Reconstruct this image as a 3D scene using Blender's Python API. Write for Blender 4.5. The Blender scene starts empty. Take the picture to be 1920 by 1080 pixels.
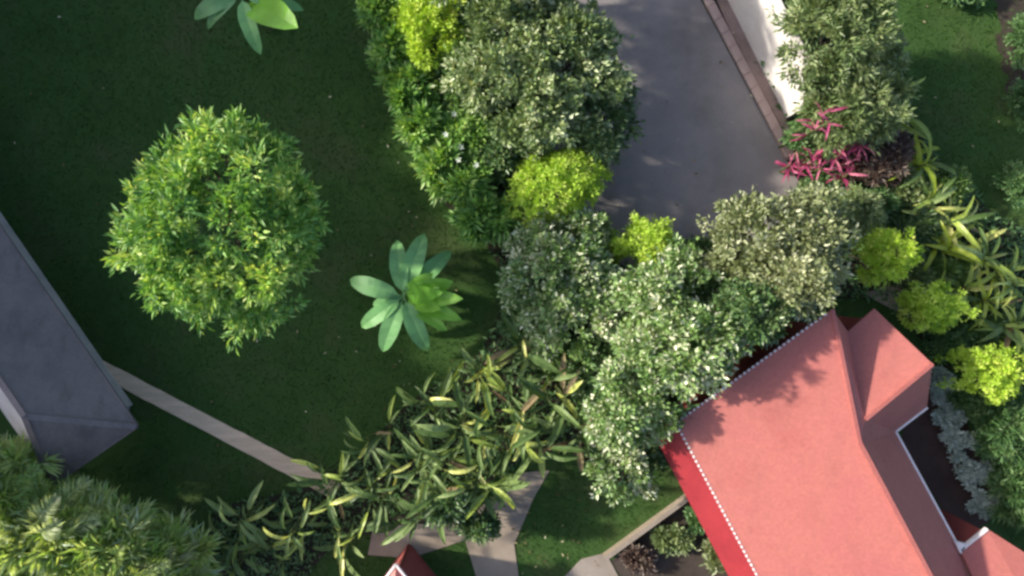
import bpy, math, random
import numpy as np
from mathutils import Vector, Matrix

# ------------------------------------------------------------------ camera, sky, sun, exposure
scene = bpy.context.scene
COL = scene.collection
CAM_H = 27.0            # drone height in metres, looking straight down
PXM = 50.0              # photo pixels per metre on the ground
cam_d = bpy.data.cameras.new("camera")
cam_d.sensor_width = 36.0
cam_d.lens = 36.0 * CAM_H / (1920 / PXM)
cam_d.clip_end = 1000.0
cam = bpy.data.objects.new("camera", cam_d)
cam.location = (0, 0, CAM_H)
COL.objects.link(cam)
scene.camera = cam

SUN_EL = math.radians(28)
SUN_AZ = Vector((-0.985, 0.17)).normalized()          # towards the sun, in plan
sun_vec = Vector((SUN_AZ.x * math.cos(SUN_EL), SUN_AZ.y * math.cos(SUN_EL), math.sin(SUN_EL)))
world = bpy.data.worlds.new("World")
scene.world = world
world.use_nodes = True
wn = world.node_tree
sky = wn.nodes.new("ShaderNodeTexSky")
sky.sky_type = 'NISHITA'
sky.sun_disc = False
sky.air_density = 0.85
sky.dust_density = 2.5
sky.sun_elevation = SUN_EL
sky.sun_rotation = math.atan2(SUN_AZ.x, SUN_AZ.y)
bg = wn.nodes["Background"]
bg.inputs[1].default_value = 0.15
wn.links.new(sky.outputs[0], bg.inputs[0])
sun_d = bpy.data.lights.new("sun", 'SUN')
sun_d.energy = 4.0
sun_d.angle = math.radians(2.0)
sun_d.color = (1.0, 0.93, 0.80)
sun = bpy.data.objects.new("sun", sun_d)
sun.location = sun_vec * 60
sun.rotation_euler = sun_vec.to_track_quat('Z', 'Y').to_euler()
COL.objects.link(sun)
scene.view_settings.view_transform = 'Standard'
scene.view_settings.look = 'None'
scene.view_settings.gamma = 1.0
scene.view_settings.use_curve_mapping = False
scene.view_settings.exposure = 0.92
scene.cycles.filter_width = 2.8
scene.cycles.max_bounces = 8
scene.cycles.use_denoising = True

# ------------------------------------------------------------------ helpers
def P(px, py, z=0.0):
    """photo pixel and height -> point in the place"""
    k = (CAM_H - z) / CAM_H / PXM
    return Vector(((px - 960) * k, (540 - py) * k, z))

def plane_of(a, b, c):
    n = (b - a).cross(c - a).normalized()
    return a, n

def on_plane(px, py, pl):
    o = Vector((0, 0, CAM_H)); d = P(px, py, 0) - o
    return o + d * ((pl[0] - o).dot(pl[1]) / d.dot(pl[1]))

def tag(o, label=None, cat=None, group=None, kind=None):
    if label: o["label"] = label
    if cat: o["category"] = cat
    if group: o["group"] = group
    if kind: o["kind"] = kind
    return o

def empty(name, loc, rz=0.0):
    o = bpy.data.objects.new(name, None)
    o.location = loc; o.rotation_euler = (0, 0, rz)
    o.empty_display_size = 0.3
    COL.objects.link(o)
    return o

def link(name, me, mat=None, parent=None):
    if mat is not None and not me.materials:
        me.materials.append(mat)
    o = bpy.data.objects.new(name, me)
    COL.objects.link(o)
    if parent is not None: o.parent = parent
    return o

class MB:
    def __init__(s): s.v = []; s.f = []
    def poly(s, pts):
        k = len(s.v); s.v += [tuple(p) for p in pts]; s.f.append(tuple(range(k, k + len(pts))))
    def prism(s, pts, z0, z1):
        """plan polygon extruded between two heights; z may be lists"""
        n = len(pts); k = len(s.v)
        a = sum(pts[i][0] * pts[(i + 1) % n][1] - pts[(i + 1) % n][0] * pts[i][1] for i in range(n))
        if a < 0: pts = pts[::-1]
        s.v += [(p[0], p[1], z0) for p in pts] + [(p[0], p[1], z1) for p in pts]
        s.f.append(tuple(range(k + n - 1, k - 1, -1)))
        s.f.append(tuple(range(k + n, k + 2 * n)))
        for i in range(n):
            j = (i + 1) % n
            s.f.append((k + i, k + j, k + n + j, k + n + i))
    def slab(s, pts, t):
        """thick sheet: polygon (any plane, seen from above) with thickness t downwards"""
        n = len(pts); k = len(s.v)
        a = sum(pts[i][0] * pts[(i + 1) % n][1] - pts[(i + 1) % n][0] * pts[i][1] for i in range(n))
        if a < 0: pts = pts[::-1]
        s.v += [(p[0], p[1], p[2]) for p in pts] + [(p[0], p[1], p[2] - t) for p in pts]
        s.f.append(tuple(range(k, k + n)))
        s.f.append(tuple(range(k + 2 * n - 1, k + n - 1, -1)))
        for i in range(n):
            j = (i + 1) % n
            s.f.append((k + j, k + i, k + n + i, k + n + j))
    def bar(s, a, b, w, h):
        """rectangular bar from a to b"""
        a = Vector(a); b = Vector(b); d = (b - a).normalized()
        side = d.cross(Vector((0, 0, 1)))
        side = side.normalized() if side.length > 1e-5 else Vector((1, 0, 0))
        up = side.cross(d)
        k = len(s.v)
        for p in (a, b):
            for x, y in ((-1, -1), (1, -1), (1, 1), (-1, 1)):
                s.v.append(tuple(p + side * (x * w / 2) + up * (y * h / 2)))
        s.f += [(k, k + 1, k + 2, k + 3), (k + 7, k + 6, k + 5, k + 4)]
        for i in range(4):
            j = (i + 1) % 4
            s.f.append((k + j, k + i, k + 4 + i, k + 4 + j))
    def tube(s, pts, radii, n=7):
        k = len(s.v)
        pts = [Vector(p) for p in pts]
        for i, p in enumerate(pts):
            d = (pts[min(i + 1, len(pts) - 1)] - pts[max(i - 1, 0)]).normalized()
            a = d.cross(Vector((0.3, 0.9, 0.1))).normalized(); b = d.cross(a)
            for q in range(n):
                t = 2 * math.pi * q / n
                s.v.append(tuple(p + (a * math.cos(t) + b * math.sin(t)) * radii[i]))
        for i in range(len(pts) - 1):
            for q in range(n):
                r = (q + 1) % n
                s.f.append((k + i * n + q, k + i * n + r, k + (i + 1) * n + r, k + (i + 1) * n + q))
        s.f.append(tuple(range(k + n - 1, k - 1, -1)))
        m = k + (len(pts) - 1) * n
        s.f.append(tuple(range(m, m + n)))
    def mesh(s, name):
        me = bpy.data.meshes.new(name); me.from_pydata(s.v, [], s.f); me.update(); return me
    def build(s, name, mat, parent=None):
        me = s.mesh(name)
        o = link(name, me, mat, parent)
        return o

def np_mesh(name, verts, tris, rnd=None):
    me = bpy.data.meshes.new(name)
    nv, nt = len(verts), len(tris)
    me.vertices.add(nv); me.vertices.foreach_set("co", np.ascontiguousarray(verts, dtype=np.float32).ravel())
    me.loops.add(nt * 3); me.loops.foreach_set("vertex_index", np.ascontiguousarray(tris, dtype=np.int32).ravel())
    me.polygons.add(nt)
    me.polygons.foreach_set("loop_start", np.arange(0, nt * 3, 3, dtype=np.int32))
    me.polygons.foreach_set("loop_total", np.full(nt, 3, dtype=np.int32))
    if rnd is not None:
        at = me.attributes.new("rnd", 'FLOAT', 'FACE')
        at.data.foreach_set("value", np.ascontiguousarray(rnd, dtype=np.float32))
    me.update(calc_edges=True)
    return me

# ------------------------------------------------------------------ materials
def new_mat(name):
    m = bpy.data.materials.new(name); m.use_nodes = True
    return m, m.node_tree, m.node_tree.nodes["Principled BSDF"]

def ramp(nt, stops):
    r = nt.nodes.new("ShaderNodeValToRGB")
    el = r.color_ramp.elements
    while len(el) < len(stops): el.new(0.5)
    for e, (p, c) in zip(el, stops):
        e.position = p; e.color = (*c, 1)
    return r

def noise(nt, scale, detail=4, rough=0.6, coord="Object", vec_scale=None):
    tc = nt.nodes.new("ShaderNodeTexCoord")
    n = nt.nodes.new("ShaderNodeTexNoise")
    n.inputs["Scale"].default_value = scale
    n.inputs["Detail"].default_value = detail
    n.inputs["Roughness"].default_value = rough
    if vec_scale:
        mp = nt.nodes.new("ShaderNodeMapping")
        mp.inputs["Scale"].default_value = vec_scale[:3]
        if len(vec_scale) > 3: mp.inputs["Rotation"].default_value = (0, 0, vec_scale[3])
        nt.links.new(tc.outputs[coord], mp.inputs[0]); nt.links.new(mp.outputs[0], n.inputs["Vector"])
    else:
        nt.links.new(tc.outputs[coord], n.inputs["Vector"])
    return n

def leaf_mat(name, c0, c1, c2, trans=0.25, rough=0.45, spec=0.5, per_object=False, tcol=None):
    """leaf: colour differs from leaf to leaf, some light passes through"""
    m, nt, b = new_mat(name)
    if per_object:
        src = nt.nodes.new("ShaderNodeObjectInfo"); out = src.outputs["Random"]
    else:
        src = nt.nodes.new("ShaderNodeAttribute"); src.attribute_name = "rnd"; out = src.outputs["Fac"]
    r = ramp(nt, [(0.0, c0), (0.5, c1), (1.0, c2)])
    nt.links.new(out, r.inputs[0])
    col = r.outputs[0]
    if per_object:
        n = noise(nt, 3.0, 3)
        mx = nt.nodes.new("ShaderNodeMix"); mx.data_type = 'RGBA'; mx.blend_type = 'MULTIPLY'
        mx.inputs[0].default_value = 0.6
        rr = ramp(nt, [(0.3, (0.55, 0.55, 0.5)), (0.7, (1.15, 1.1, 1.0))])
        nt.links.new(n.outputs[0], rr.inputs[0])
        nt.links.new(col, mx.inputs[6]); nt.links.new(rr.outputs[0], mx.inputs[7])
        col = mx.outputs[2]
    nt.links.new(col, b.inputs["Base Color"])
    b.inputs["Roughness"].default_value = rough
    b.inputs["Specular IOR Level"].default_value = spec
    t = nt.nodes.new("ShaderNodeBsdfTranslucent")
    hs = nt.nodes.new("ShaderNodeMix"); hs.data_type = 'RGBA'; hs.blend_type = 'MULTIPLY'
    hs.inputs[0].default_value = 1.0
    tc = tcol or (1.5, 1.35, 0.5)
    hs.inputs[7].default_value = (*tc, 1)
    nt.links.new(col, hs.inputs[6]); nt.links.new(hs.outputs[2], t.inputs[0])
    ms = nt.nodes.new("ShaderNodeMixShader"); ms.inputs[0].default_value = trans
    nt.links.new(b.outputs[0], ms.inputs[1]); nt.links.new(t.outputs[0], ms.inputs[2])
    nt.links.new(ms.outputs[0], nt.nodes["Material Output"].inputs[0])
    return m

def surf_mat(name, ca, cb, scale=2.0, rough=0.8, fine=40.0, bump=0.25, vec_scale=None, cc=None, spec=0.3, detail=5):
    m, nt, b = new_mat(name)
    n = noise(nt, scale, detail, 0.62, vec_scale=vec_scale)
    stops = [(0.32, ca), (0.68, cb)] if cc is None else [(0.28, ca), (0.5, cb), (0.72, cc)]
    r = ramp(nt, stops)
    nt.links.new(n.outputs[0], r.inputs[0])
    n2 = noise(nt, fine, 3)
    mx = nt.nodes.new("ShaderNodeMix"); mx.data_type = 'RGBA'; mx.blend_type = 'MULTIPLY'
    mx.inputs[0].default_value = 0.35
    rr = ramp(nt, [(0.3, (0.6, 0.6, 0.6)), (0.7, (1.15, 1.15, 1.15))])
    nt.links.new(n2.outputs[0], rr.inputs[0])
    nt.links.new(r.outputs[0], mx.inputs[6]); nt.links.new(rr.outputs[0], mx.inputs[7])
    nt.links.new(mx.outputs[2], b.inputs["Base Color"])
    b.inputs["Roughness"].default_value = rough
    b.inputs["Specular IOR Level"].default_value = spec
    if bump:
        bp = nt.nodes.new("ShaderNodeBump"); bp.inputs["Strength"].default_value = bump
        bp.inputs["Distance"].default_value = 0.02
        nt.links.new(n2.outputs[0], bp.inputs["Height"]); nt.links.new(bp.outputs[0], b.inputs["Normal"])
    return m

M = {}
M["lawn"] = surf_mat("lawn_ground", (0.026, 0.062, 0.011), (0.037, 0.085, 0.016), 0.35, 0.95, 30, 0.6, cc=(0.060, 0.079, 0.027))
M["grass"] = leaf_mat("grass_blade", (0.028, 0.076, 0.011), (0.041, 0.106, 0.016), (0.069, 0.118, 0.027), 0.2, 0.6, 0.2)
M["soil"] = surf_mat("bed_soil", (0.022, 0.018, 0.012), (0.050, 0.042, 0.030), 1.2, 0.95, 25, 0.9)
M["earth"] = surf_mat("bare_earth", (0.035, 0.025, 0.019), (0.069, 0.055, 0.045), 1.0, 0.95, 22, 0.8)
M["drive"] = surf_mat("driveway_concrete", (0.184, 0.166, 0.162), (0.234, 0.214, 0.211), 0.35, 0.8, 30, 0.25, cc=(0.267, 0.231, 0.219))
M["gutter"] = surf_mat("gutter_concrete", (0.17, 0.12, 0.105), (0.30, 0.22, 0.20), 0.8, 0.85, 24, 0.4)
M["kerb"] = surf_mat("kerb_stone", (0.324, 0.234, 0.216), (0.468, 0.360, 0.333), 1.2, 0.8, 24, 0.4)
M["path"] = surf_mat("path_concrete", (0.564, 0.421, 0.289), (0.801, 0.587, 0.418), 0.9, 0.85, 26, 0.4, vec_scale=(0.6, 5, 1, 0.49))
M["path2"] = surf_mat("path_paving", (0.245, 0.198, 0.153), (0.350, 0.285, 0.223), 0.8, 0.85, 26, 0.4)
M["slab"] = surf_mat("pale_paving", (0.216, 0.180, 0.144), (0.317, 0.266, 0.223), 1.0, 0.85, 26, 0.4)
M["court"] = surf_mat("yard_paving", (0.049, 0.029, 0.023), (0.083, 0.049, 0.039), 0.9, 0.85, 26, 0.4)
M["whitewall"] = surf_mat("white_render", (0.627, 0.580, 0.551), (0.760, 0.722, 0.684), 1.1, 0.85, 18, 0.25)
M["redroof"] = surf_mat("pink_red_roof_paint", (0.333, 0.097, 0.084), (0.373, 0.119, 0.100), 0.5, 0.55, 9, 0.08, cc=(0.352, 0.105, 0.097), spec=0.4)
M["redskirt"] = surf_mat("red_awning_paint", (0.212, 0.014, 0.021), (0.275, 0.022, 0.028), 0.6, 0.5, 9, 0.1, spec=0.4)
M["redwall"] = surf_mat("red_wall_paint", (0.22, 0.05, 0.045), (0.30, 0.075, 0.065), 0.8, 0.8, 20, 0.2)
def stain(m, scale, dark, amt, vs=None):
    """blotches of dirt and algae over a painted roof"""
    nt = m.node_tree; b = nt.nodes["Principled BSDF"]
    src = b.inputs["Base Color"].links[0].from_socket
    n = noise(nt, scale, 8, 0.7, vec_scale=vs)
    r = ramp(nt, [(0.50, (0, 0, 0)), (0.78, (amt, amt, amt))])
    nt.links.new(n.outputs[0], r.inputs[0])
    mx = nt.nodes.new("ShaderNodeMix"); mx.data_type = 'RGBA'
    nt.links.new(r.outputs[0], mx.inputs[0]); nt.links.new(src, mx.inputs[6]); mx.inputs[7].default_value = (*dark, 1)
    nt.links.new(mx.outputs[2], b.inputs["Base Color"])
stain(M["redroof"], 0.9, (0.20, 0.075, 0.06), 0.35, (1.6, 0.45, 1, -0.48))
M["sunlit_sheet"] = surf_mat("sunlit_roof_sheet", (0.62, 0.58, 0.58), (0.78, 0.73, 0.73), 0.9, 0.6, 12, 0.12)  # grey roof's sunlit slope, its brightness painted into the colour
M["whitetrim"] = surf_mat("white_trim_paint", (0.66, 0.58, 0.57), (0.80, 0.74, 0.72), 3.0, 0.6, 20, 0.1)
M["greyroof"] = surf_mat("grey_sheet_roof", (0.121, 0.101, 0.108), (0.173, 0.145, 0.148), 0.7, 0.6, 12, 0.15, cc=(0.200, 0.163, 0.160), spec=0.4)
stain(M["greyroof"], 1.3, (0.06, 0.062, 0.055), 0.7, (1.6, 0.5, 1, -0.6))
stain(M["drive"], 0.5, (0.09, 0.08, 0.075), 0.5)
stain(M["lawn"], 0.28, (0.070, 0.062, 0.030), 0.25)
M["greywall"] = surf_mat("grey_house_wall", (0.30, 0.29, 0.28), (0.42, 0.40, 0.38), 1.0, 0.85, 20, 0.2)
M["bark"] = surf_mat("bark", (0.045, 0.034, 0.024), (0.11, 0.088, 0.066), 4.0, 0.9, 30, 0.8)
M["stemgreen"] = surf_mat("green_stem", (0.07, 0.10, 0.03), (0.13, 0.15, 0.06), 4.0, 0.6, 30, 0.3)
M["glass"] = surf_mat("window_glass", (0.02, 0.025, 0.03), (0.03, 0.035, 0.04), 2.0, 0.08, 20, 0.0, spec=0.6)

L = {
 "bright":  leaf_mat("leaf_bright_green", (0.090, 0.225, 0.057), (0.236, 0.451, 0.107), (0.602, 0.718, 0.227), 0.32, 0.42, 0.45),
 "olive":   leaf_mat("leaf_olive_grey", (0.097, 0.159, 0.049), (0.202, 0.286, 0.101), (0.579, 0.634, 0.372), 0.20, 0.34, 0.6),
 "silver":  leaf_mat("leaf_silver_green", (0.079, 0.166, 0.041), (0.223, 0.351, 0.103), (0.750, 0.750, 0.578), 0.18, 0.30, 0.7),
 "tan":     leaf_mat("leaf_tan_olive", (0.115, 0.154, 0.053), (0.224, 0.262, 0.118), (0.523, 0.544, 0.344), 0.2, 0.36, 0.6),
 "dark":    leaf_mat("leaf_dark_green", (0.050, 0.112, 0.037), (0.092, 0.174, 0.058), (0.252, 0.326, 0.138), 0.2, 0.32, 0.6),
 "mid":     leaf_mat("leaf_mid_green", (0.068, 0.145, 0.034), (0.136, 0.238, 0.058), (0.255, 0.374, 0.136), 0.28, 0.40, 0.5),
 "yellow":  leaf_mat("leaf_lime_yellow", (0.286, 0.446, 0.044), (0.473, 0.676, 0.064), (0.680, 0.720, 0.186), 0.30, 0.5, 0.35),
 "lime2":  leaf_mat("leaf_dull_lime", (0.273, 0.450, 0.048), (0.446, 0.645, 0.072), (0.645, 0.720, 0.192), 0.3, 0.5, 0.35),
 "lance":   leaf_mat("leaf_lance_green", (0.128, 0.271, 0.062), (0.229, 0.431, 0.095), (0.510, 0.666, 0.238), 0.28, 0.38, 0.5),
 "fern":    leaf_mat("leaf_fern_green", (0.058, 0.136, 0.048), (0.102, 0.204, 0.065), (0.204, 0.306, 0.128), 0.25, 0.45, 0.4),
 "vine":    leaf_mat("leaf_vine_green", (0.102, 0.162, 0.058), (0.187, 0.255, 0.099), (0.357, 0.408, 0.204), 0.25, 0.4, 0.5),
 "purple":  leaf_mat("leaf_dark_purple", (0.060, 0.041, 0.036), (0.128, 0.085, 0.068), (0.270, 0.225, 0.165), 0.18, 0.4, 0.5, tcol=(1.4, 0.8, 0.8)),
 "magenta": leaf_mat("leaf_magenta", (0.268, 0.041, 0.113), (0.536, 0.078, 0.225), (0.690, 0.240, 0.350), 0.3, 0.4, 0.5, per_object=True, tcol=(1.5, 0.7, 0.9)),
 "dusty":   leaf_mat("leaf_dusty_silver", (0.272, 0.340, 0.281), (0.425, 0.510, 0.442), (0.612, 0.680, 0.612), 0.15, 0.7, 0.2, tcol=(1, 1, 0.9)),
 "shade_tree":    leaf_mat("leaf_shade_tree", (0.030, 0.055, 0.020), (0.050, 0.085, 0.030), (0.080, 0.120, 0.045), 0.1, 0.5, 0.4),
 "banana":  leaf_mat("banana_leaf", (0.154, 0.347, 0.141), (0.194, 0.438, 0.160), (0.242, 0.510, 0.187), 0.28, 0.45, 0.4, per_object=True),
 "banana2": leaf_mat("young_sunlit_leaf", (0.210, 0.504, 0.057), (0.256, 0.571, 0.073), (0.346, 0.638, 0.098), 0.35, 0.42, 0.4, per_object=True),  # young-leaf green, brightened in the colour for sun on these leaves
 "heli":    leaf_mat("heliconia_leaf", (0.054, 0.105, 0.026), (0.106, 0.176, 0.048), (0.263, 0.361, 0.133), 0.25, 0.52, 0.35, per_object=True),
 "strap":   leaf_mat("strap_leaf", (0.191, 0.292, 0.058), (0.404, 0.515, 0.097), (0.720, 0.720, 0.234), 0.3, 0.4, 0.5, per_object=True),
 "lime":    leaf_mat("lime_strap_leaf", (0.276, 0.380, 0.034), (0.368, 0.460, 0.046), (0.437, 0.517, 0.092), 0.35, 0.4, 0.4, per_object=True),
 "palm":    leaf_mat("palm_frond", (0.365, 0.522, 0.194), (0.537, 0.648, 0.301), (0.576, 0.648, 0.540), 0.3, 0.42, 0.45, per_object=True),
 "palmleaf": leaf_mat("palm_leaflet", (0.364, 0.562, 0.151), (0.518, 0.619, 0.236), (0.518, 0.619, 0.472), 0.3, 0.45, 0.4),
 "palms":   leaf_mat("silver_palm_frond", (0.264, 0.330, 0.185), (0.356, 0.409, 0.251), (0.475, 0.515, 0.356), 0.25, 0.42, 0.45, per_object=True),
 "deadleaf": leaf_mat("dry_leaf", (0.102, 0.071, 0.035), (0.187, 0.142, 0.075), (0.281, 0.237, 0.140), 0.15, 0.8, 0.15, per_object=True, tcol=(1.1, 1.0, 0.7)),
 "litter":  leaf_mat("fallen_leaf", (0.119, 0.076, 0.034), (0.255, 0.187, 0.085), (0.544, 0.510, 0.340), 0.1, 0.8, 0.15, tcol=(1, 1, 0.7)),
 "flower":  leaf_mat("white_petal", (0.660, 0.700, 0.620), (0.750, 0.750, 0.700), (0.750, 0.750, 0.750), 0.2, 0.5, 0.3, tcol=(1, 1, 1)),
}

# ------------------------------------------------------------------ the setting: ground, paving
def px_poly(pts, z=0.0): return [P(x, y, z) for x, y in pts]

g = MB()
N = 8
for i in range(N):
    for j in range(N):
        x0, x1 = -160 + 40 * i, -120 + 40 * i; y0, y1 = -160 + 40 * j, -120 + 40 * j
        g.poly([(x0, y0, 0), (x1, y0, 0), (x1, y1, 0), (x0, y1, 0)])
tag(g.build("lawn", M["lawn"]), kind="structure")

def ground_patch(name, pts, z, mat, t=None):
    b = MB()
    w = px_poly(pts)
    if t: b.prism([(p.x, p.y) for p in w], z - t, z)
    else: b.poly([(p.x, p.y, z) for p in w][::-1])
    o = b.build(name, mat)
    return tag(o, kind="structure")

pr = random.Random(4)
def ragged(pts, step, amp):
    """same outline with a slightly crumbled, overgrown edge"""
    out = []
    for i in range(len(pts)):
        (x0, y0), (x1, y1) = pts[i], pts[(i + 1) % len(pts)]
        n = max(1, int(math.hypot(x1 - x0, y1 - y0) / step))
        for k in range(n):
            out.append((x0 + (x1 - x0) * k / n + pr.uniform(-amp, amp), y0 + (y1 - y0) * k / n + pr.uniform(-amp, amp)))
    return out
DRIVE = [(1020, -60), (1282, -60), (1468, 290), (1500, 345), (1470, 420), (1330, 520), (1200, 520), (1060, 420), (1010, 250)]
ground_patch("driveway", DRIVE, 0.012, M["drive"])
BED = [(690, -60), (1018, -60), (1008, 250), (1058, 422), (1200, 522), (1332, 522), (1472, 422), (1502, 345), (1484, 262), (1380, -60),
       (1600, -60), (1650, 60), (1690, 200), (1760, 300), (1850, 390), (1990, 470), (1990, 1000), (1900, 960), (1880, 760), (1750, 660),
       (1650, 560), (1560, 560), (1260, 780), (1240, 860), (1190, 930), (1080, 860), (950, 650), (960, 540), (900, 440), (830, 380), (760, 250)]
ground_patch("planting_bed", BED[:10], 0.006, M["soil"])
ground_patch("planting_bed", BED[10:], 0.008, M["soil"])
ground_patch("planting_bed", [(960, 540), (1060, 430), (1200, 524), (1332, 524), (1400, 480), (1560, 560), (1262, 778), (1240, 860), (1190, 925), (1090, 850), (1000, 850), (860, 940), (830, 1010), (640, 1000), (560, 1100), (390, 1100), (400, 950), (560, 920), (680, 850), (760, 760), (900, 660)], 0.004, M["soil"])
ground_patch("footpath", [(905, 1120), (872, 1012), (770, 1046), (690, 1040), (700, 985), (860, 980), (935, 925), (985, 885), (1030, 882), (1000, 935), (964, 1020), (978, 1120)], 0.035, M["path2"], 0.05)
ground_patch("paved_terrace", [(1020, 1120), (1090, 1048), (1136, 1036), (1180, 1120)], 0.04, M["slab"], 0.06)
ground_patch("bare_ground", [(1146, 1052), (1284, 938), (1420, 1120), (1186, 1120)], 0.010, M["earth"])
ground_patch("bare_ground", ragged([(1862, -60), (1990, -60), (1990, 190), (1940, 230), (1890, 170), (1872, 80)], 9, 7), 0.010, M["earth"])
ground_patch("paved_pad", [(1618, 550), (1692, 528), (1706, 596), (1662, 574)], 0.05, M["path2"], 0.06)
ground_patch("yard", [(1700, 740), (1770, 690), (1880, 960), (1800, 1010), (1690, 830)], 0.016, M["court"])

# concrete footpath from the grey house, a real slab proud of the lawn
PATH = ragged([(120, 632), (180, 669), (330, 747), (470, 819), (640, 908), (626, 936), (458, 846), (317, 773), (167, 693), (102, 652)], 16, 0.7)
ground_patch("footpath", PATH, 0.05, M["path"], 0.07)

# gutter strip and kerb stones along the driveway
ground_patch("gutter_strip", [(1318, -60), (1348, -60), (1480, 240), (1492, 300), (1470, 300), (1452, 256)], 0.030, M["gutter"], 0.04)
kerb_root = tag(empty("kerb", P(1390, 120, 0)), kind="structure")
ka, kb = P(1282, -60), P(1470, 298)
kdir = (kb - ka).normalized(); klen = (kb - ka).length
kside = Vector((-kdir.y, kdir.x, 0))
nk = 14
kmesh = None
for i in range(nk):
    c = ka + kdir * ((i + 0.5) * klen / nk) + kside * 0.22
    if kmesh is None:
        b = MB(); l = klen / nk - 0.015
        b.prism([(-l / 2, -0.16), (l / 2, -0.16), (l / 2, 0.16), (-l / 2, 0.16)], -0.05, 0.13)
        kmesh = b.mesh("kerb_stone")
    o = link("kerb_stone", kmesh, M["kerb"], kerb_root)
    o.location = c - kerb_root.location
    o.rotation_euler = (0, 0, math.atan2(kdir.y, kdir.x) + random.Random(i).uniform(-0.012, 0.012))

# white boundary wall, lit by the sun, with coping
wa, wb = P(1334, -60), P(1474, 222)
wd = (wb - wa).normalized(); wsd = Vector((wd.y, -wd.x, 0))
if wsd.x < 0: wsd = -wsd
bw = tag(empty("boundary_wall", (wa + wb) / 2), "white rendered boundary wall in sunlight above the driveway gutter", "wall")
b = MB(); c0 = (wa + wb) / 2
q = [wa - c0, wb - c0, wb - c0 + wsd * 0.2, wa - c0 + wsd * 0.2]
b.prism([(p.x, p.y) for p in q], -0.1, 3.0)
b.build("wall_panel", M["whitewall"], bw)
b = MB()
q = [wa - c0 - wsd * 0.03, wb - c0 - wsd * 0.03 + wd * 0.03, wb - c0 + wsd * 0.23 + wd * 0.03, wa - c0 + wsd * 0.23]
b.prism([(p.x, p.y) for p in q], 3.003, 3.08)
b.build("coping", M["whitewall"], bw)

# low garden wall between the lawn and the bare ground by the red house
lw0, lw1 = P(1132, 1040, 0.0), P(1290, 925, 0.0)
lwr = tag(empty("garden_wall", (lw0 + lw1) / 2), "thin pale low garden wall running up to the red house", "wall")
b = MB(); b.bar(lw0 - lwr.location + Vector((0, 0, 0.18)), lw1 - lwr.location + Vector((0, 0, 0.18)), 0.13, 0.46); b.build("wall_panel", M["path2"], lwr)
b = MB(); b.bar(lw0 - lwr.location + Vector((0, 0, 0.44)), lw1 - lwr.location + Vector((0, 0, 0.44)), 0.15, 0.05); b.build("coping", M["slab"], lwr)

# ------------------------------------------------------------------ red house
def shift(p, v): return Vector((p[0] + v[0], p[1] + v[1], p[2]))

H0 = P(1560, 860, 0)
house = tag(empty("red_house", (H0.x, H0.y, 0)), "red house with large pink metal roof, wing and small yard", "house")
def hl(pts): return [Vector(p) - house.location for p in pts]
A = P(1267, 793, 3.0); E = P(1530, 1288, 3.0)
C = P(1612, 832, 4.5)
PL = plane_of(A, E, C)
ed = (E - A).normalized()
B = on_plane(1560, 580, PL)
D = C + ed * 9.0
V = P(1679, 809, 2.6); F = P(1800, 1031, 2.6)
rdir = (F - V).normalized()
W1 = P(1590, 622, 3.6); W2 = P(1640, 579, 3.6); W3 = P(1748, 682, 4.5); W4 = P(1622, 786, 4.45)
WE = P(1738, 764, 2.6)
F2 = P(1850, 990, 2.6)
F3 = F + rdir * 6.0
Q1 = P(1800, 1031, 2.75); Q2 = P(1850, 991, 2.75); Q3 = P(1990, 1080, 3.4); Q4 = P(1990, 1240, 4.2); Q5 = P(1900, 1240, 3.6)

def roof_part(name, pts, mat, t=0.10, cuts=True, parent=None):
    b = MB(); b.slab(hl(pts), t)
    return b.build(name, mat, parent or house)

main = roof_part("roof", [A, B, C, D, E + ed * 0.0], M["redroof"])
tag(main, "sunlit pink slope of the main roof")
roof_part("roof_back_slope", [C, W4, V], M["redroof"])
roof_part("roof_back_slope", [C, V, F], M["redroof"])
roof_part("roof_back_slope", [C, F, F3, D], M["redroof"])
roof_part("roof_step", [B, W1, W4, C], M["redroof"], 0.08)
roof_part("wing_roof", [W1, W2, W3, W4], M["redroof"])
roof_part("wing_roof", [W4, W3, WE], M["redroof"])
roof_part("wing_roof", [W4, WE, V], M["redroof"])
roof_part("yard_wing_roof", [Q1, Q2, Q3, Q4, Q5], M["redroof"])
nrm = PL[1] if PL[1].z > 0 else -PL[1]
# ridge cap, fascias, and white blocks painting the light caught on sheet ends
def trim(name, a, b_, w, h, mat, dz=0.0):
    b = MB(); a, b_ = hl([a, b_]); z = Vector((0, 0, dz)); b.bar(a + z, b_ + z, w, h)
    return b.build(name, mat, main if name == 'ridge_cap' else house)
trim("ridge_cap", C + Vector((0, 0, .01)), D + Vector((0, 0, .01)), 0.14, 0.07, M["redroof"], 0.02)
trim("ridge_cap", B, C, 0.12, 0.06, M["redroof"], 0.02)
trim("ridge_cap", W3, W4, 0.12, 0.06, M["redroof"], 0.02)
trim("fascia", V, F, 0.07, 0.16, M["whitetrim"], -0.03)
trim("fascia", V, WE, 0.07, 0.16, M["whitetrim"], -0.03)
trim("fascia", Q1, Q2, 0.07, 0.16, M["whitetrim"], 0.0)
b = MB(); b.prism([(p.x, p.y) for p in hl([P(1789, 1014, 2.8), P(1812, 1020, 2.8), P(1801, 1038, 2.8)])], 2.66, 2.83); b.build("corner_flashing", M["whitetrim"], house)
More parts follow.
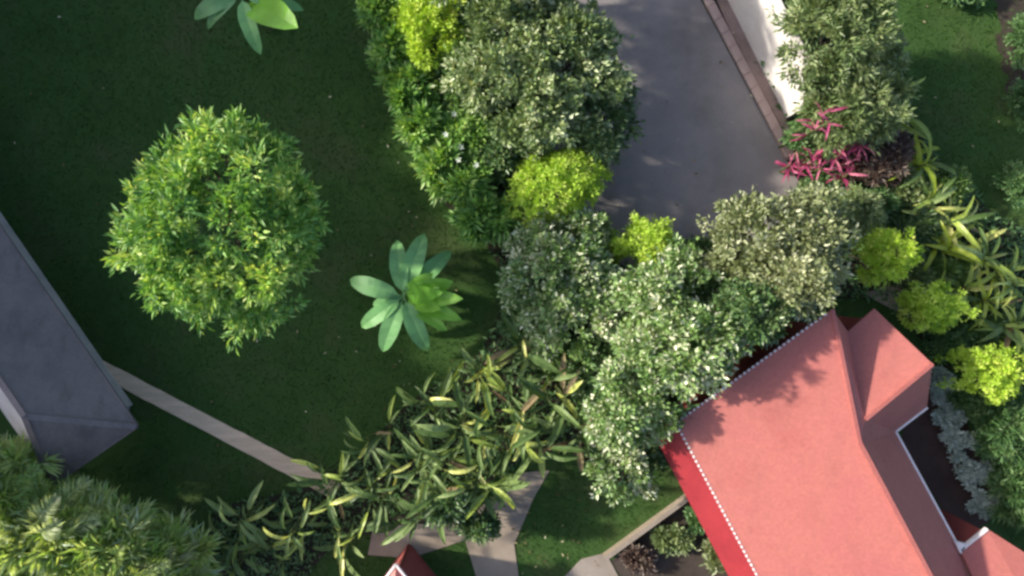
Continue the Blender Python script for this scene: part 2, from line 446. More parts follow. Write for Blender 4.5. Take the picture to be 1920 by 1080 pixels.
def scallop(name, a, b_, pitch, rad, parent=house):
    """row of white blocks along a roof edge, painted glints of its sheet ends"""
    a, b_ = hl([a, b_]); d = (b_ - a); n = int(d.length / pitch); d.normalize()
    out = Vector((d.y, -d.x, 0)).normalized()
    bb = MB()
    for i in range(n):
        c = a + d * ((i + 0.5) * pitch)
        bb.bar(c - out * 0.035 + Vector((0, 0, 0.012)), c + out * 0.035 + Vector((0, 0, 0.012)), pitch * 0.52, rad)
    return bb.build(name, M["whitetrim"], parent)
scallop("eave_glints", A, E, 0.17, 0.05, main)
scallop("gable_glints", A, B, 0.17, 0.045, main)
# steep red awning roof under the left eave
eo = Vector((-ed.y, ed.x, 0)); eo = eo if eo.x < 0 else -eo
s0 = A + ed * 0.15 + Vector((0, 0, -0.16)) - eo * 0.10
s1 = E + Vector((0, 0, -0.16)) - eo * 0.10
o0 = s0 + eo * 0.85 + Vector((0, 0, -0.95)); o1 = s1 + eo * 0.85 + Vector((0, 0, -0.95))
b = MB(); b.slab(hl([s0, s1, o1, o0]), 0.07); tag(b.build("awning", M["redskirt"], house), "deep red steep awning roof along the eave")
# walls below the roofs
def wall_run(name, p, q2, ztop, th=0.16, z0=-0.1):
    b = MB(); p = Vector((p.x, p.y, 0)); q2 = Vector((q2.x, q2.y, 0))
    d = (q2 - p).normalized(); s = Vector((-d.y, d.x, 0)) * th / 2
    pts = [p - s, q2 - s, q2 + s, p + s]
    b.prism([(v.x, v.y) for v in hl(pts)], z0, ztop)
    return b.build(name, M["redwall"], house)
inn = -eo
Aw = A + inn * 0.35 + ed * 0.3
Ew = E + inn * 0.35
rake = (B - A); rake.z = 0; rl = rake.length; rake.normalize()
wall_run("wall", Aw, Ew, 2.95)
Bw = Aw + rake * (rl - 0.7)
b = MB()
ptop = lambda p: PL[0].z - ((p.x - PL[0].x) * nrm.x + (p.y - PL[0].y) * nrm.y) / nrm.z
d = rake; s = Vector((-d.y, d.x, 0)) * 0.08
k = [Aw - s, Bw - s, Bw + s, Aw + s]
vz = [ptop(Aw) - .16, ptop(Bw) - .16]
base = hl([Vector((p.x, p.y, -0.1)) for p in k]); top = hl([Vector((k[0].x, k[0].y, vz[0])), Vector((k[1].x, k[1].y, vz[1])), Vector((k[2].x, k[2].y, vz[1])), Vector((k[3].x, k[3].y, vz[0]))])
b.v = [tuple(p) for p in base + top]
b.f = [(3, 2, 1, 0), (4, 5, 6, 7), (0, 1, 5, 4), (1, 2, 6, 5), (2, 3, 7, 6), (3, 0, 4, 7)]
b.build("gable_wall", M["redwall"], house)
wv = Vector((rdir.y, -rdir.x, 0)); wv = wv if wv.x > 0 else -wv
wall_run("wall", V - wv * 0.3, F3 - wv * 0.3, 2.45)
we = (WE - V); we.z = 0; we.normalize()
wi = Vector((-we.y, we.x, 0)); wi = wi if wi.y > 0 else -wi
wall_run("wing_wall", V + wi * 0.3 + we * 0.0, WE + wi * 0.3 - we * 0.25, 2.5)
wall_run("wing_wall", W2 - (W2 - W3).normalized() * 0.3 + Vector((-0.25, -.2, 0)), WE + wi * 0.35 - we * 0.25, 2.5)
wall_run("wing_wall", W1 + Vector((0.3, -0.35, 0)), W2 + Vector((-0.05, -0.38, 0)), 3.35)
qd = (Q2 - Q1).normalized(); qi = Vector((qd.y, -qd.x, 0))
wall_run("yard_wing_wall", Q1 + qi * 0.25 + qd * .1, Q2 + qi * 0.25 - qd * 0.05, 2.6)

# ------------------------------------------------------------------ grey house
G1 = P(255, 800, 2.6); G0 = P(-190, 154, 2.6)
ge = (G0 - G1).normalized(); gn = Vector((ge.y, -ge.x, 0)); gn = gn if gn.x < 0 else -gn
R0 = P(46, 780, 4.4)
hw = (R0 - G1).dot(gn); back = (R0 - G1).dot(ge)
glen = (G0 - G1).length
G2 = G1 + gn * 2 * hw; G3 = G0 + gn * 2 * hw
R1 = R0 + ge * (glen - back - 2.0)
gh = tag(empty("grey_house", ((G1 + G3) / 2).to_2d().to_3d()), "house with grey hipped metal roof at the lower left beside the lawn path", "house")
def gl(pts): return [Vector(p) - gh.location for p in pts]
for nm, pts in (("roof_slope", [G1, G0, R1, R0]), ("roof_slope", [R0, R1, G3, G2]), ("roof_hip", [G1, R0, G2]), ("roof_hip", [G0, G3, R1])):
    b = MB(); b.slab(gl(pts), 0.09); gro = b.build(nm, M["sunlit_sheet"] if pts[0] is R0 else M["greyroof"], gh)
    if pts[0] is R0: groof = tag(gro, 'far slope with sunlight put into its whitish colour')
for a_, c_ in ((G1, R0), (R0, R1), (R0, G2)):
    b = MB(); a2, c2 = gl([a_, c_]); b.bar(a2 + Vector((0, 0, .02)), c2 + Vector((0, 0, .02)), 0.2, 0.05); b.build("ridge_cap", M["greyroof"], groof)
for a_, c_ in ((G1, G0), (G1, G2)):
    b = MB(); a2, c2 = gl([a_, c_]); b.bar(a2 + Vector((0, 0, -.06)), c2 + Vector((0, 0, -.06)), 0.12, 0.10); b.build("gutter", M["greyroof"], gh)
mid = (G1 + G3) / 2
def inset(p, k=1.1):
    d = (mid - p); d.z = 0
    u = ge * (k if d.dot(ge) > 0 else -k) + gn * (k if d.dot(gn) > 0 else -k)
    return Vector((p.x + u.x, p.y + u.y, 0))
gc = [inset(G1), inset(G0), inset(G3), inset(G2)]
for i in range(4):
    p, q2 = gc[i], gc[(i + 1) % 4]
    b = MB(); d = (q2 - p).normalized(); s = Vector((-d.y, d.x, 0)) * 0.08
    b.prism([(v.x, v.y) for v in gl([p - s, q2 - s - d * .09, q2 + s - d * .09, p + s])], -0.1, 2.75)
    b.build("wall", M["greywall"], gh)

# ------------------------------------------------------------------ small roofed gateway at the bottom edge
t0 = P(742, 1058, 3.1)
dl = Vector((-0.6, -0.8, 0)); dr = Vector((0.62, -0.78, 0))
sh = tag(empty("garden_shed", ((t0.x, t0.y - 2.6, 0))), "small shed with pink roof and white edge trim at the bottom edge", "shed")
def sl(pts): return [Vector(p) - sh.location for p in pts]
tl = t0 + dl * 3.6; tr = t0 + dr * 3.6; tb = t0 + dl * 3.6 + dr * 3.6
tc_ = (t0 + tb) / 2 + Vector((0, 0, 1.0))
for nm, pts in (("roof", [t0, tc_, tl]), ("roof", [t0, tr, tc_]), ("roof", [tr, tb, tc_]), ("roof", [tb, tl, tc_])):
    b = MB(); b.slab(sl(pts), 0.06); b.build(nm, M["redroof"], sh)
for p, q2 in ((t0, tl), (t0, tr), (tl, tb), (tr, tb)):
    b = MB(); a2, c2 = sl([p, q2]); b.bar(a2 + Vector((0, 0, .0)), c2 + Vector((0, 0, .0)), 0.07, 0.12); b.build("edge_trim", M["whitetrim"], sh)
ctr = (t0 + tb) / 2
for p, q2 in ((t0, tl), (tl, tb), (tb, tr), (tr, t0)):
    p = p + (ctr - p) * 0.15; q2 = q2 + (ctr - q2) * 0.15
    b = MB(); a2, c2 = sl([Vector((p.x, p.y, 1.4)), Vector((q2.x, q2.y, 1.4))]); d = (c2 - a2).normalized()
    b.bar(a2, c2 - d * 0.06, 0.1, 3.0); b.build("wall", M["redwall"], sh)

# ------------------------------------------------------------------ foliage generators
def unit(a): return a / np.maximum(np.linalg.norm(a, axis=1, keepdims=True), 1e-9)

def leaves(name, pos, dr, up, Ln, Wd, rnd, fold=0.22):
    n = len(pos)
    dr = unit(dr); side = unit(np.cross(dr, up)); nm = np.cross(side, dr)
    Ln = Ln[:, None]; Wd = Wd[:, None]
    v = np.empty((n, 4, 3))
    v[:, 0] = pos
    v[:, 1] = pos + dr * Ln * 0.45 + side * Wd * 0.5 + nm * Wd * fold
    v[:, 2] = pos + dr * Ln - nm * Ln * 0.12
    v[:, 3] = pos + dr * Ln * 0.45 - side * Wd * 0.5 + nm * Wd * fold
    k = np.arange(n)[:, None] * 4
    t = np.concatenate([k + [0, 2, 1], k + [0, 3, 2]], axis=1).reshape(-1, 3)
    return np_mesh(name, v.reshape(-1, 3), t, np.repeat(rnd, 2))

def crown_mesh(name, rng, rx, ry, rz, z0, nclump, nleaf, Ln, Wd, cr, shell=0.35, lump=0.18, gap=0.0, upb=0.25,
               low=-0.25, rot=0.0, spiky=0.7, lobes=None, lr=0.36, hole=1.1):
    """leaves gathered in clumps, clumps gathered in boughs spread over a lumpy shell; returns mesh and clump centres"""
    nl = lobes or max(7, nclump // 13)
    i = np.arange(nl) + 0.5
    zz = 1 - (1 - low) * i / nl
    th = i * 2.399963 + rng.normal(0, 0.25, nl)
    zz = np.clip(zz + rng.normal(0, 0.07, nl), -1, 1)
    rr = np.sqrt(1 - zz * zz)
    ld = np.stack([rr * np.cos(th), rr * np.sin(th), zz], axis=1)
    ph = rng.uniform(0, 6.28, 4)
    lf = 1 + lump * (np.sin(3 * th + ph[0]) * 0.6 + np.sin(5 * th + ph[1]) * 0.4)
    lsz = lr * rng.uniform(0.65, 1.25, nl)
    lc = ld * ((1 - lsz * 0.9) * lf * rng.uniform(0.74, 1.07, nl))[:, None]
    if gap > 0:
        keep = rng.random(nl) > gap * 0.5
        lc, ld, lsz = lc[keep], ld[keep], lsz[keep]
    hk = ld[:, 2] < hole
    lc, ld, lsz = lc[hk], ld[hk], lsz[hk]
    w = lsz ** 2; w = w / w.sum()
    li = rng.choice(len(lc), nclump, p=w)
    d = unit(rng.normal(size=(nclump, 3)) + ld[li] * 0.75 + np.array([0, 0, 0.35]))
    c = lc[li] + d * (lsz[li] * np.where(rng.random(nclump) < 0.07, rng.uniform(1.05, 1.4, nclump), rng.uniform(shell, 1.0, nclump)))[:, None]
    c = c * np.array([rx, ry, rz])
    ca, sa = math.cos(rot), math.sin(rot)
    def R2(a): return np.stack([a[:, 0] * ca - a[:, 1] * sa, a[:, 0] * sa + a[:, 1] * ca, a[:, 2]], axis=1)
    c, d = R2(c), R2(d)
    n = nclump * nleaf
    ci = np.repeat(np.arange(nclump), nleaf)
    cs = rng.uniform(0.6, 1.3, nclump)
    off = rng.normal(size=(n, 3)) * cr * 0.56 * cs[ci][:, None] * np.array([1, 1, 0.8])
    pos = c[ci] + off
    out = d[ci]
    dr = out * spiky + unit(off) * 0.55 + rng.normal(size=(n, 3)) * 0.5 + np.array([0, 0, upb])
    up = out * 0.5 + rng.normal(size=(n, 3)) * 0.45 + np.array([0, 0, 0.8])
    pos[:, 2] += z0
    pos[:, 2] = np.maximum(pos[:, 2], 0.08)
    ls = rng.uniform(0.6, 1.35, n)
    tone = rng.normal(0, 0.13, nclump)[ci] + rng.normal(0, 0.10, len(lc))[li][ci]
    rnd = np.clip(rng.beta(2.0, 2.6, n) + tone, 0, 1)
    me = leaves(name, pos, dr, up, Ln * ls, Wd * ls, rnd)
    c[:, 2] += z0
    return me, c

PX_AT = lambda z: (CAM_H - z) / CAM_H / PXM
SEED = [100]

def woody(name, label, cat, px, py, rxp, ryp, ztop, zbot, mat, nclump=160, nleaf=40, Ln=0.2, Wd=0.09, cr=0.2, group=None,
          part="crown", limbs=9, trunk_r=None, rot=0.0, offset=(0, 0), **kw):
    """tree or shrub whose crown outline lies at the given pixels when seen from the drone"""
    SEED[0] += 1
    rng = np.random.default_rng(kw.pop('seed', SEED[0]))
    zc = (ztop + zbot) / 2; zv = zc + (ztop - zbot) * 0.12
    c = P(px, py, zv)
    rx = rxp * PX_AT(zv); ry = ryp * PX_AT(zv); rz = (ztop - zbot) / 2
    root = empty(name, (c.x + offset[0], c.y + offset[1], 0))
    tag(root, label, cat, group)
    me, cl = crown_mesh(part, rng, rx, ry, rz, zc, int(nclump * 1.75), int(nleaf * 0.85), Ln * 0.92, Wd * 0.84, cr, rot=rot, **kw)
    o = link(part, me, mat, root); o.location = (-offset[0], -offset[1], 0)
    tr = trunk_r or max(0.03, 0.028 * ztop)
    b = MB()
    top = Vector((-offset[0] * 0.8 + rng.normal() * 0.1, -offset[1] * 0.8 + rng.normal() * 0.1, zc * 0.9))
    j = Vector((rng.normal() * 0.06, rng.normal() * 0.06, 0))
    b.tube([(0, 0, -0.12), (0, 0, 0.1), top * 0.5 + j, top], [tr * 1.4, tr * 1.1, tr * 0.85, tr * 0.55])
    sel = rng.permutation(len(cl))[:limbs]
    for i in sel:
        e = Vector(cl[i]) - Vector((offset[0], offset[1], 0))
        s = top * rng.uniform(0.45, 0.98)
        m = s.lerp(e, 0.55) + Vector((0, 0, rng.uniform(0.0, 0.15) * rz))
        b.tube([s, m, e], [tr * 0.45, tr * 0.28, tr * 0.08], 5)
    b.build("trunk" if part == "crown" else "stem", M["bark"], root)
    return root

# ---- single large leaves --------------------------------------------------
def blade_mesh(name, Ln, W, a0, a1, nseg=8, fold=0.25, petiole=0.12, wavy=0.06, taper=0.75, seed=0, tears=0):
    """one leaf along +X: rises at a0, bends to a1 (radians), folded on its midrib"""
    r = random.Random(seed)
    v = []; f = []
    x = z = 0.0
    for i in range(nseg + 1):
        t = i / nseg
        if i:
            tm = (i - 0.5) / nseg
            a = a0 + (a1 - a0) * tm ** 1.25
            x += math.cos(a) * Ln / nseg; z += math.sin(a) * Ln / nseg
        a = a0 + (a1 - a0) * t ** 1.25
        if t < petiole: w = W * 0.07
        else:
            u = (t - petiole) / (1 - petiole)
            w = W * (0.07 + 0.93 * (math.sin(math.pi * min(1, u ** taper)) ** 0.62)) * (1 + r.uniform(-wavy, wavy))
            if i == nseg: w = W * 0.05
        nx, nz = -math.sin(a), math.cos(a)
        h = w * 0.5
        wl = r.uniform(-wavy, wavy) * W; wr = r.uniform(-wavy, wavy) * W
        v += [(x + nx * (h * fold + wl), h, z + nz * (h * fold + wl)),
              (x - nx * 0.0, 0, z), (x + nx * (h * fold + wr), -h, z + nz * (h * fold + wr))]
    for i in range(nseg):
        k = i * 3
        f += [(k, k + 1, k + 4, k + 3), (k + 1, k + 2, k + 5, k + 4)]
    me = bpy.data.meshes.new(name); me.from_pydata(v, [], f); me.update()
    return me

def frond_mesh(name, Ln, W, a0, a1, npair=26, seed=0, vee=0.35, lw=0.06):
    r = random.Random(seed)
    v = []; f = []
    pts = []
    x = z = 0.0
    for i in range(npair + 1):
        t = i / npair
        a = a0 + (a1 - a0) * t ** 1.3
        if i: x += math.cos(a) * Ln / npair; z += math.sin(a) * Ln / npair
        pts.append((x, z, a, t))
    for i in range(npair):
        (x0, z0, a, t), (x1, z1, _, t1) = pts[i], pts[i + 1]
        w = 0.022 * (1 - t) + 0.005
        k = len(v); v += [(x0, w, z0), (x0, -w, z0), (x1, -w * .9, z1), (x1, w * .9, z1)]; f.append((k, k + 1, k + 2, k + 3))
        if t < 0.10: continue
        ll = W * (math.sin(math.pi * min(1, 0.12 + 0.86 * t)) ** 0.6) * r.uniform(0.85, 1.1)
        for s in (-1, 1):
            fw = 0.55 + 0.5 * t + r.uniform(-.12, .12)
            dx, dy = math.sin(fw) * math.cos(a), s * math.cos(fw)
            dz = vee * r.uniform(0.4, 1.2) + math.sin(a) * math.sin(fw)
            k = len(v)
            m = 0.5
            v += [(x0, 0, z0), (x0 + dx * ll * m - lw * .5, dy * ll * m, z0 + dz * ll * m),
                  (x0 + dx * ll, dy * ll, z0 + dz * ll * 0.65), (x0 + dx * ll * m + lw * .5, dy * ll * m, z0 + dz * ll * m + 0.01)]
            f += [(k, k + 1, k + 2), (k, k + 2, k + 3)]
    me = bpy.data.meshes.new(name); me.from_pydata(v, [], f); me.update()
    return me

def leafy_plant(name, label, cat, px, py, zc, blades, mat, n, group=None, size=(0.8, 1.2), stems=3, azs=None, spread=0.22,
                zr=(0.5, 1.0), tilt=0.25, part="leaf", alt=None, altp=0.0, bias=None, stem_mat=None, sr=0.035, dead=0.0):
    """clump of single big leaves; every leaf is an object of its own"""
    SEED[0] += 1
    r = random.Random(SEED[0])
    c = P(px, py, zc)
    root = tag(empty(name, (c.x, c.y, 0)), label, cat, group)
    sp = []
    for s in range(stems):
        a = r.uniform(0, 6.28); q = spread * math.sqrt(r.random())
        x, y = math.cos(a) * q, math.sin(a) * q
        h = zc * r.uniform(0.75, 1.05)
        b = MB(); b.tube([(x * .6, y * .6, -0.1), (x * .8, y * .8, h * .5), (x, y, h)], [sr * 1.3, sr, sr * 0.6], 6)
        b.build("stem", stem_mat or M["stemgreen"], root)
        sp.append((x, y, h))
    for i in range(n):
        x, y, h = sp[i % stems]
        z = h * r.uniform(*zr)
        az = azs[i] if azs else (i * 2.399 + r.uniform(-0.5, 0.5))
        if bias is not None and not azs:
            az = bias[0] + ((az - bias[0] + math.pi) % (2 * math.pi) - math.pi) * bias[1]
        o = link(part, blades[r.randrange(len(blades))], None, root)
        m_ = alt if (alt and r.random() < altp) else mat
        if dead and r.random() < dead: m_ = L['deadleaf']
        o.material_slots[0].link = 'OBJECT'; o.material_slots[0].material = m_
        o.location = (x, y, z)
        s = r.uniform(*size)
        o.scale = (s, s * r.uniform(0.85, 1.15), s)
        o.rotation_euler = (r.uniform(-0.5, 0.5), r.uniform(-tilt, tilt), az)
    return root

def slotted(me, mat):
    me.materials.append(mat); return me

HB = [slotted(blade_mesh("heliconia_leaf", 1.5, 0.16 + 0.014 * k, 1.2 - 0.16 * k, -1.25 + 0.27 * k, 9, 0.45, 0.25, 0.09, seed=k), L["heli"]) for k in range(6)]
SB = [slotted(blade_mesh("strap_leaf", 1.25, 0.15, 1.15 - 0.12 * k, -1.1 + 0.22 * k, 8, 0.3, 0.02, 0.05, 0.6, seed=20 + k), L["strap"]) for k in range(4)]
CB = [slotted(blade_mesh("cordyline_leaf", 0.75, 0.085, 1.0 - 0.15 * k, -0.3 - 0.1 * k, 6, 0.3, 0.02, 0.05, 0.6, seed=40 + k), L["magenta"]) for k in range(3)]
FR = [slotted(frond_mesh("palm_frond", 2.0, 0.62, 1.15 - 0.12 * k, -0.55 + 0.1 * k, 26, seed=60 + k), L["palm"]) for k in range(4)]

# ------------------------------------------------------------------ trees
woody("lawn_tree", "round bright green tree standing alone on the dark lawn", "tree", 412, 424, 186, 204, 8.4, 3.2, L["bright"],
      275, 40, 0.29, 0.088, 0.20, shell=0.5, lump=0.10, gap=0.08, lobes=60, hole=0.955, seed=7, lr=0.24, upb=0.35, limbs=22, trunk_r=0.2, low=-0.2)
woody("olive_tree", "large grey-olive tree beside the top of the driveway", "tree", 1015, 140, 165, 150, 5.0, 1.1, L["olive"],
      280, 44, 0.20, 0.11, 0.20, shell=0.45, lump=0.14, gap=0.18, limbs=16)
woody("dark_tree", "dark green tree overhanging the driveway right of the olive tree", "tree", 1118, 215, 78, 98, 3.7, 0.6, L["dark"],
      110, 40, 0.19, 0.09, 0.20, shell=0.45)
woody("tan_tree", "tan-olive speckled tree between the driveway end and the red roof", "tree", 1465, 462, 145, 110, 5.9, 1.6, L["tan"],
      240, 44, 0.18, 0.10, 0.19, shell=0.45, gap=0.12, limbs=14)
woody("olive_tree", "grey-olive tree added beyond the top edge to shade the driveway", "tree", 960, -125, 160, 140, 6.4, 1.0, L["olive"], 320, 40, 0.20, 0.11, 0.20)  # unseen tree added to keep sun off the driveway
SIL = "silver speckled trees beside the red house"
woody("silver_tree", "silver-green tree just below the long yellow shrub", "tree", 1048, 495, 104, 104, 3.6, 0.9, L["silver"], 150, 42, 0.19, 0.11, 0.18, group=SIL, gap=0.12)
woody("silver_tree", "silver-green tree above the large-leaved plants, left of the thicket centre", "tree", 1085, 592, 115, 90, 3.4, 0.8, L["silver"], 150, 42, 0.18, 0.10, 0.18, group=SIL, gap=0.12)
woody("silver_tree", "silver-green tree right below the round lime bush by the driveway end", "tree", 1248, 572, 120, 98, 5.4, 0.9, L["silver"], 160, 42, 0.19, 0.11, 0.18, group=SIL, gap=0.12)
woody("silver_tree", "silver-green tree touching the upper left edge of the red roof", "tree", 1270, 655, 112, 94, 6.3, 1.8, L["silver"], 160, 42, 0.19, 0.11, 0.18, group=SIL, gap=0.12)
woody("silver_tree", "silver-green tree left of the red roof's lower corner", "tree", 1180, 765, 95, 88, 4.9, 0.7, L["silver"], 130, 42, 0.18, 0.11, 0.18, group=SIL, gap=0.15)
woody("silver_tree", "smallest silver-green tree above the thin garden wall", "tree", 1165, 880, 66, 80, 3.0, 0.5, L["silver"], 70, 36, 0.17, 0.10, 0.17, group=SIL, gap=0.15)
woody("dark_tree", "dark blue-green tree at the driveway's end behind the tan tree", "tree", 1350, 560, 62, 70, 4.6, 0.7, L["dark"], 80, 40, 0.19, 0.10, 0.18)
woody("dark_tree", "dark green tree in the middle of the thicket below the silver trees", "tree", 1120, 690, 70, 65, 2.6, 0.5, L["dark"], 80, 38, 0.20, 0.09, 0.19)
RT = "trees along the gable edge of the red roof"
for x, y, z_, mt, lb in [(1338, 632, 6.2, "silver", "silvery tree crowding the lower part of the red roof's gable edge"), (1412, 580, 6.5, "dark", "dark tree crowding the middle of the red roof's gable edge"),
                     (1482, 538, 6.7, "tan", "tan tree crowding the upper part of the red roof's gable edge")]:
    woody("gable_tree", lb, "tree", x, y, 66, 60, z_, 2.6, L[mt], 110, 40, 0.19, 0.10, 0.18, group=RT, limbs=8)
# shrubs in the bed
woody("yellow_shrub", "yellow-green shrub at the top edge left of the olive tree", "shrub", 805, 55, 68, 85, 3.3, 0.3, L["yellow"], 150, 42, 0.13, 0.07, 0.13, part="foliage", shell=0.45, trunk_r=0.05)
woody("yellow_shrub", "long yellow-green shrub lying between the olive tree and the silver trees", "shrub", 1045, 348, 112, 68, 3.6, 0.3, L["lime2"], 230, 42, 0.12, 0.065, 0.12, part="foliage", rot=0.38, shell=0.45, trunk_r=0.05, lump=0.1)
LIME = "round lime bushes"
woody("lime_bush", "round lime bush at the lower end of the driveway", "shrub", 1212, 455, 58, 52, 3.0, 0.2, L["lime2"], 120, 40, 0.11, 0.06, 0.11, part="foliage", shell=0.45, trunk_r=0.04, lump=0.22, lr=0.42, group=LIME)
woody("lime_bush", "tiny lime bush tucked left of the driveway-end lime bush", "shrub", 1145, 470, 26, 24, 1.5, 0.2, L["yellow"], 40, 34, 0.11, 0.06, 0.10, part="foliage", shell=0.45, trunk_r=0.03, group=LIME)
woody("lime_bush", "tall oval lime bush at the right end of the tan tree", "shrub", 1662, 474, 42, 55, 4.2, 0.3, L["yellow"], 110, 40, 0.12, 0.065, 0.11, part="foliage", shell=0.45, trunk_r=0.04, lump=0.22, lr=0.42, group=LIME)
woody("lime_bush", "round lime bush beside the upper corner of the house wing", "shrub", 1750, 574, 56, 50, 3.4, 0.2, L["lime2"], 120, 40, 0.11, 0.06, 0.11, part="foliage", shell=0.45, trunk_r=0.04, lump=0.22, lr=0.42, group=LIME)
woody("lime_bush", "round lime bush at the right edge beside the silver ground plants", "shrub", 1846, 700, 63, 54, 3.6, 0.2, L["yellow"], 130, 40, 0.12, 0.065, 0.12, part="foliage", shell=0.45, trunk_r=0.04, lump=0.22, lr=0.42, group=LIME)
woody("yellow_shrub", "dull yellow-green shrub on top of the tan tree's right shoulder", "shrub", 1605, 395, 55, 42, 3.0, 1.0, L["vine"], 90, 38, 0.15, 0.07, 0.14, part="foliage", trunk_r=0.04)
woody("green_shrub", "leafy mid-green shrub right of the top yellow shrub", "shrub", 870, 130, 55, 85, 2.8, 0.3, L["mid"], 110, 38, 0.22, 0.09, 0.18, part="foliage", trunk_r=0.05)
woody("green_shrub", "leafy mid-green shrub with white blossoms on the bed's left side", "shrub", 868, 265, 58, 75, 2.3, 0.2, L["lance"], 110, 36, 0.24, 0.09, 0.18, part="foliage", trunk_r=0.05)
woody("green_shrub", "low dark shrub shaded between olive tree and long yellow shrub", "shrub", 965, 275, 62, 48, 3.0, 0.2, L["dark"], 70, 36, 0.2, 0.09, 0.18, part="foliage", trunk_r=0.04)
LAN = "lance-leaved hedge plants along the lawn edge"
lance = [(722, 18, 42, 52, "topmost lance-leaved hedge plant on the lawn edge"), (742, 105, 40, 50, "second lance-leaved hedge plant from the top, beside the yellow shrub"),
         (775, 175, 40, 48, "third lance-leaved hedge plant from the top on the lawn edge"), (797, 242, 42, 48, "fourth lance-leaved hedge plant from the top on the lawn edge"),
         (832, 312, 44, 46, "fifth lance-leaved hedge plant, left of the white blossoms' foot"), (878, 350, 42, 40, "sixth lance-leaved hedge plant, left of the long yellow shrub"),
         (905, 408, 44, 40, "lowest lance-leaved hedge plant, at the tip nearest the banana")]
for x, y, a_, c_, lb in lance:
    woody("hedge_plant", lb, "shrub", x, y, a_, c_, 2.3, 0.15, L["lance"], 60, 26, 0.42, 0.12, 0.15, part="foliage", trunk_r=0.035, group=LAN, spiky=1.1, limbs=5)
woody("green_shrub", "thin yellow-green shrub on the left edge of the silver thicket", "shrub", 965, 545, 26, 60, 1.6, 0.2, L["mid"], 45, 34, 0.18, 0.08, 0.14, part="foliage", trunk_r=0.03)
woody("green_shrub", "dim green shrub hanging over the lawn above the large-leaved plants", "shrub", 1005, 620, 60, 50, 1.8, 0.2, L["fern"], 70, 34, 0.3, 0.09, 0.18, part="foliage", trunk_r=0.03)
# blossoms on the shrub
br = np.random.default_rng(5)
# over the white wall
woody("wall_shrub", "tall grey-green shrub hanging over the white wall, top edge", "shrub", 1568, 66, 105, 112, 6.0, 0.6, L["vine"], 190, 42, 0.24, 0.075, 0.18, part="foliage", trunk_r=0.06, spiky=0.9)
woody("wall_shrub", "grey-green shrub hanging over the lower end of the white wall", "shrub", 1602, 200, 92, 80, 4.6, 0.5, L["vine"], 150, 42, 0.24, 0.075, 0.18, part="foliage", trunk_r=0.06, spiky=0.9)
woody("wall_shrub", "small green shrub at the kerb's lower end by the pink plants", "shrub", 1510, 262, 38, 32, 1.8, 0.2, L["fern"], 50, 34, 0.16, 0.07, 0.14, part="foliage", trunk_r=0.03)
woody("purple_shrub", "dark purple-brown shrub right of the magenta plants", "shrub", 1655, 300, 52, 62, 2.0, 0.2, L["purple"], 90, 36, 0.2, 0.07, 0.16, part="foliage", trunk_r=0.04)
woody("purple_shrub", "reddish-brown shrub above the magenta plants", "shrub", 1580, 240, 40, 30, 2.3, 0.5, L["purple"], 45, 34, 0.18, 0.07, 0.14, part="foliage", trunk_r=0.04)
woody("green_shrub", "dark green shrub behind the tall oval lime bush", "shrub", 1715, 430, 55, 55, 1.6, 0.15, L["dark"], 70, 36, 0.24, 0.07, 0.17, part="foliage", trunk_r=0.03)
woody("green_shrub", "dark green shrub between the two lower round lime bushes", "shrub", 1775, 640, 34, 30, 1.0, 0.1, L["fern"], 36, 34, 0.2, 0.07, 0.14, part="foliage", trunk_r=0.03)
# right-hand ferny shrubs
woody("fern_shrub", "ferny dark green shrub right of the yard, under the lowest lime bush", "shrub", 1885, 800, 62, 62, 1.7, 0.1, L["fern"], 110, 38, 0.3, 0.07, 0.16, part="foliage", trunk_r=0.03, spiky=1.0)
woody("fern_shrub", "ferny dark green shrub at the right edge above the yard wing roof", "shrub", 1915, 915, 60, 72, 1.5, 0.1, L["fern"], 110, 38, 0.3, 0.07, 0.16, part="foliage", trunk_r=0.03, spiky=1.0)
DUS = "silver-leaved ground plants along the yard"
for x, y, a_, c_, lb in [(1762, 722, 22, 34, "topmost dusty silver ground plant beside the wing"), (1782, 778, 28, 32, "second dusty silver ground plant along the yard"),
                         (1800, 832, 30, 32, "third dusty silver ground plant, bulging into the yard"), (1826, 886, 30, 34, "fourth dusty silver ground plant along the yard"),
                         (1850, 945, 26, 34, "lowest dusty silver ground plant by the yard wing roof")]:
    woody("silver_ground_plant", lb, "plant", x, y, a_, c_, 0.75, 0.05, L["dusty"], 60, 34, 0.12, 0.08, 0.10, part="foliage", trunk_r=0.02, group=DUS, limbs=4)
# scrub at the top right corner
for x, y, a_, c_, lb, mt in [(1925, 75, 32, 50, "dull scrub at the right edge near the top corner", "fern"), (1922, 195, 22, 45, "dark scrub at the right edge below the corner scrub", "fern"),
                             (1800, -22, 60, 26, "dull green scrub on the top edge of the right lawn", "fern"), (1905, 345, 30, 40, "low green scrub at the right lawn's edge", "fern")]:
    woody("scrub_bush", lb, "shrub", x, y, a_, c_, 0.9, 0.05, L[mt], 70, 32, 0.14, 0.07, 0.16, part="foliage", trunk_r=0.03)

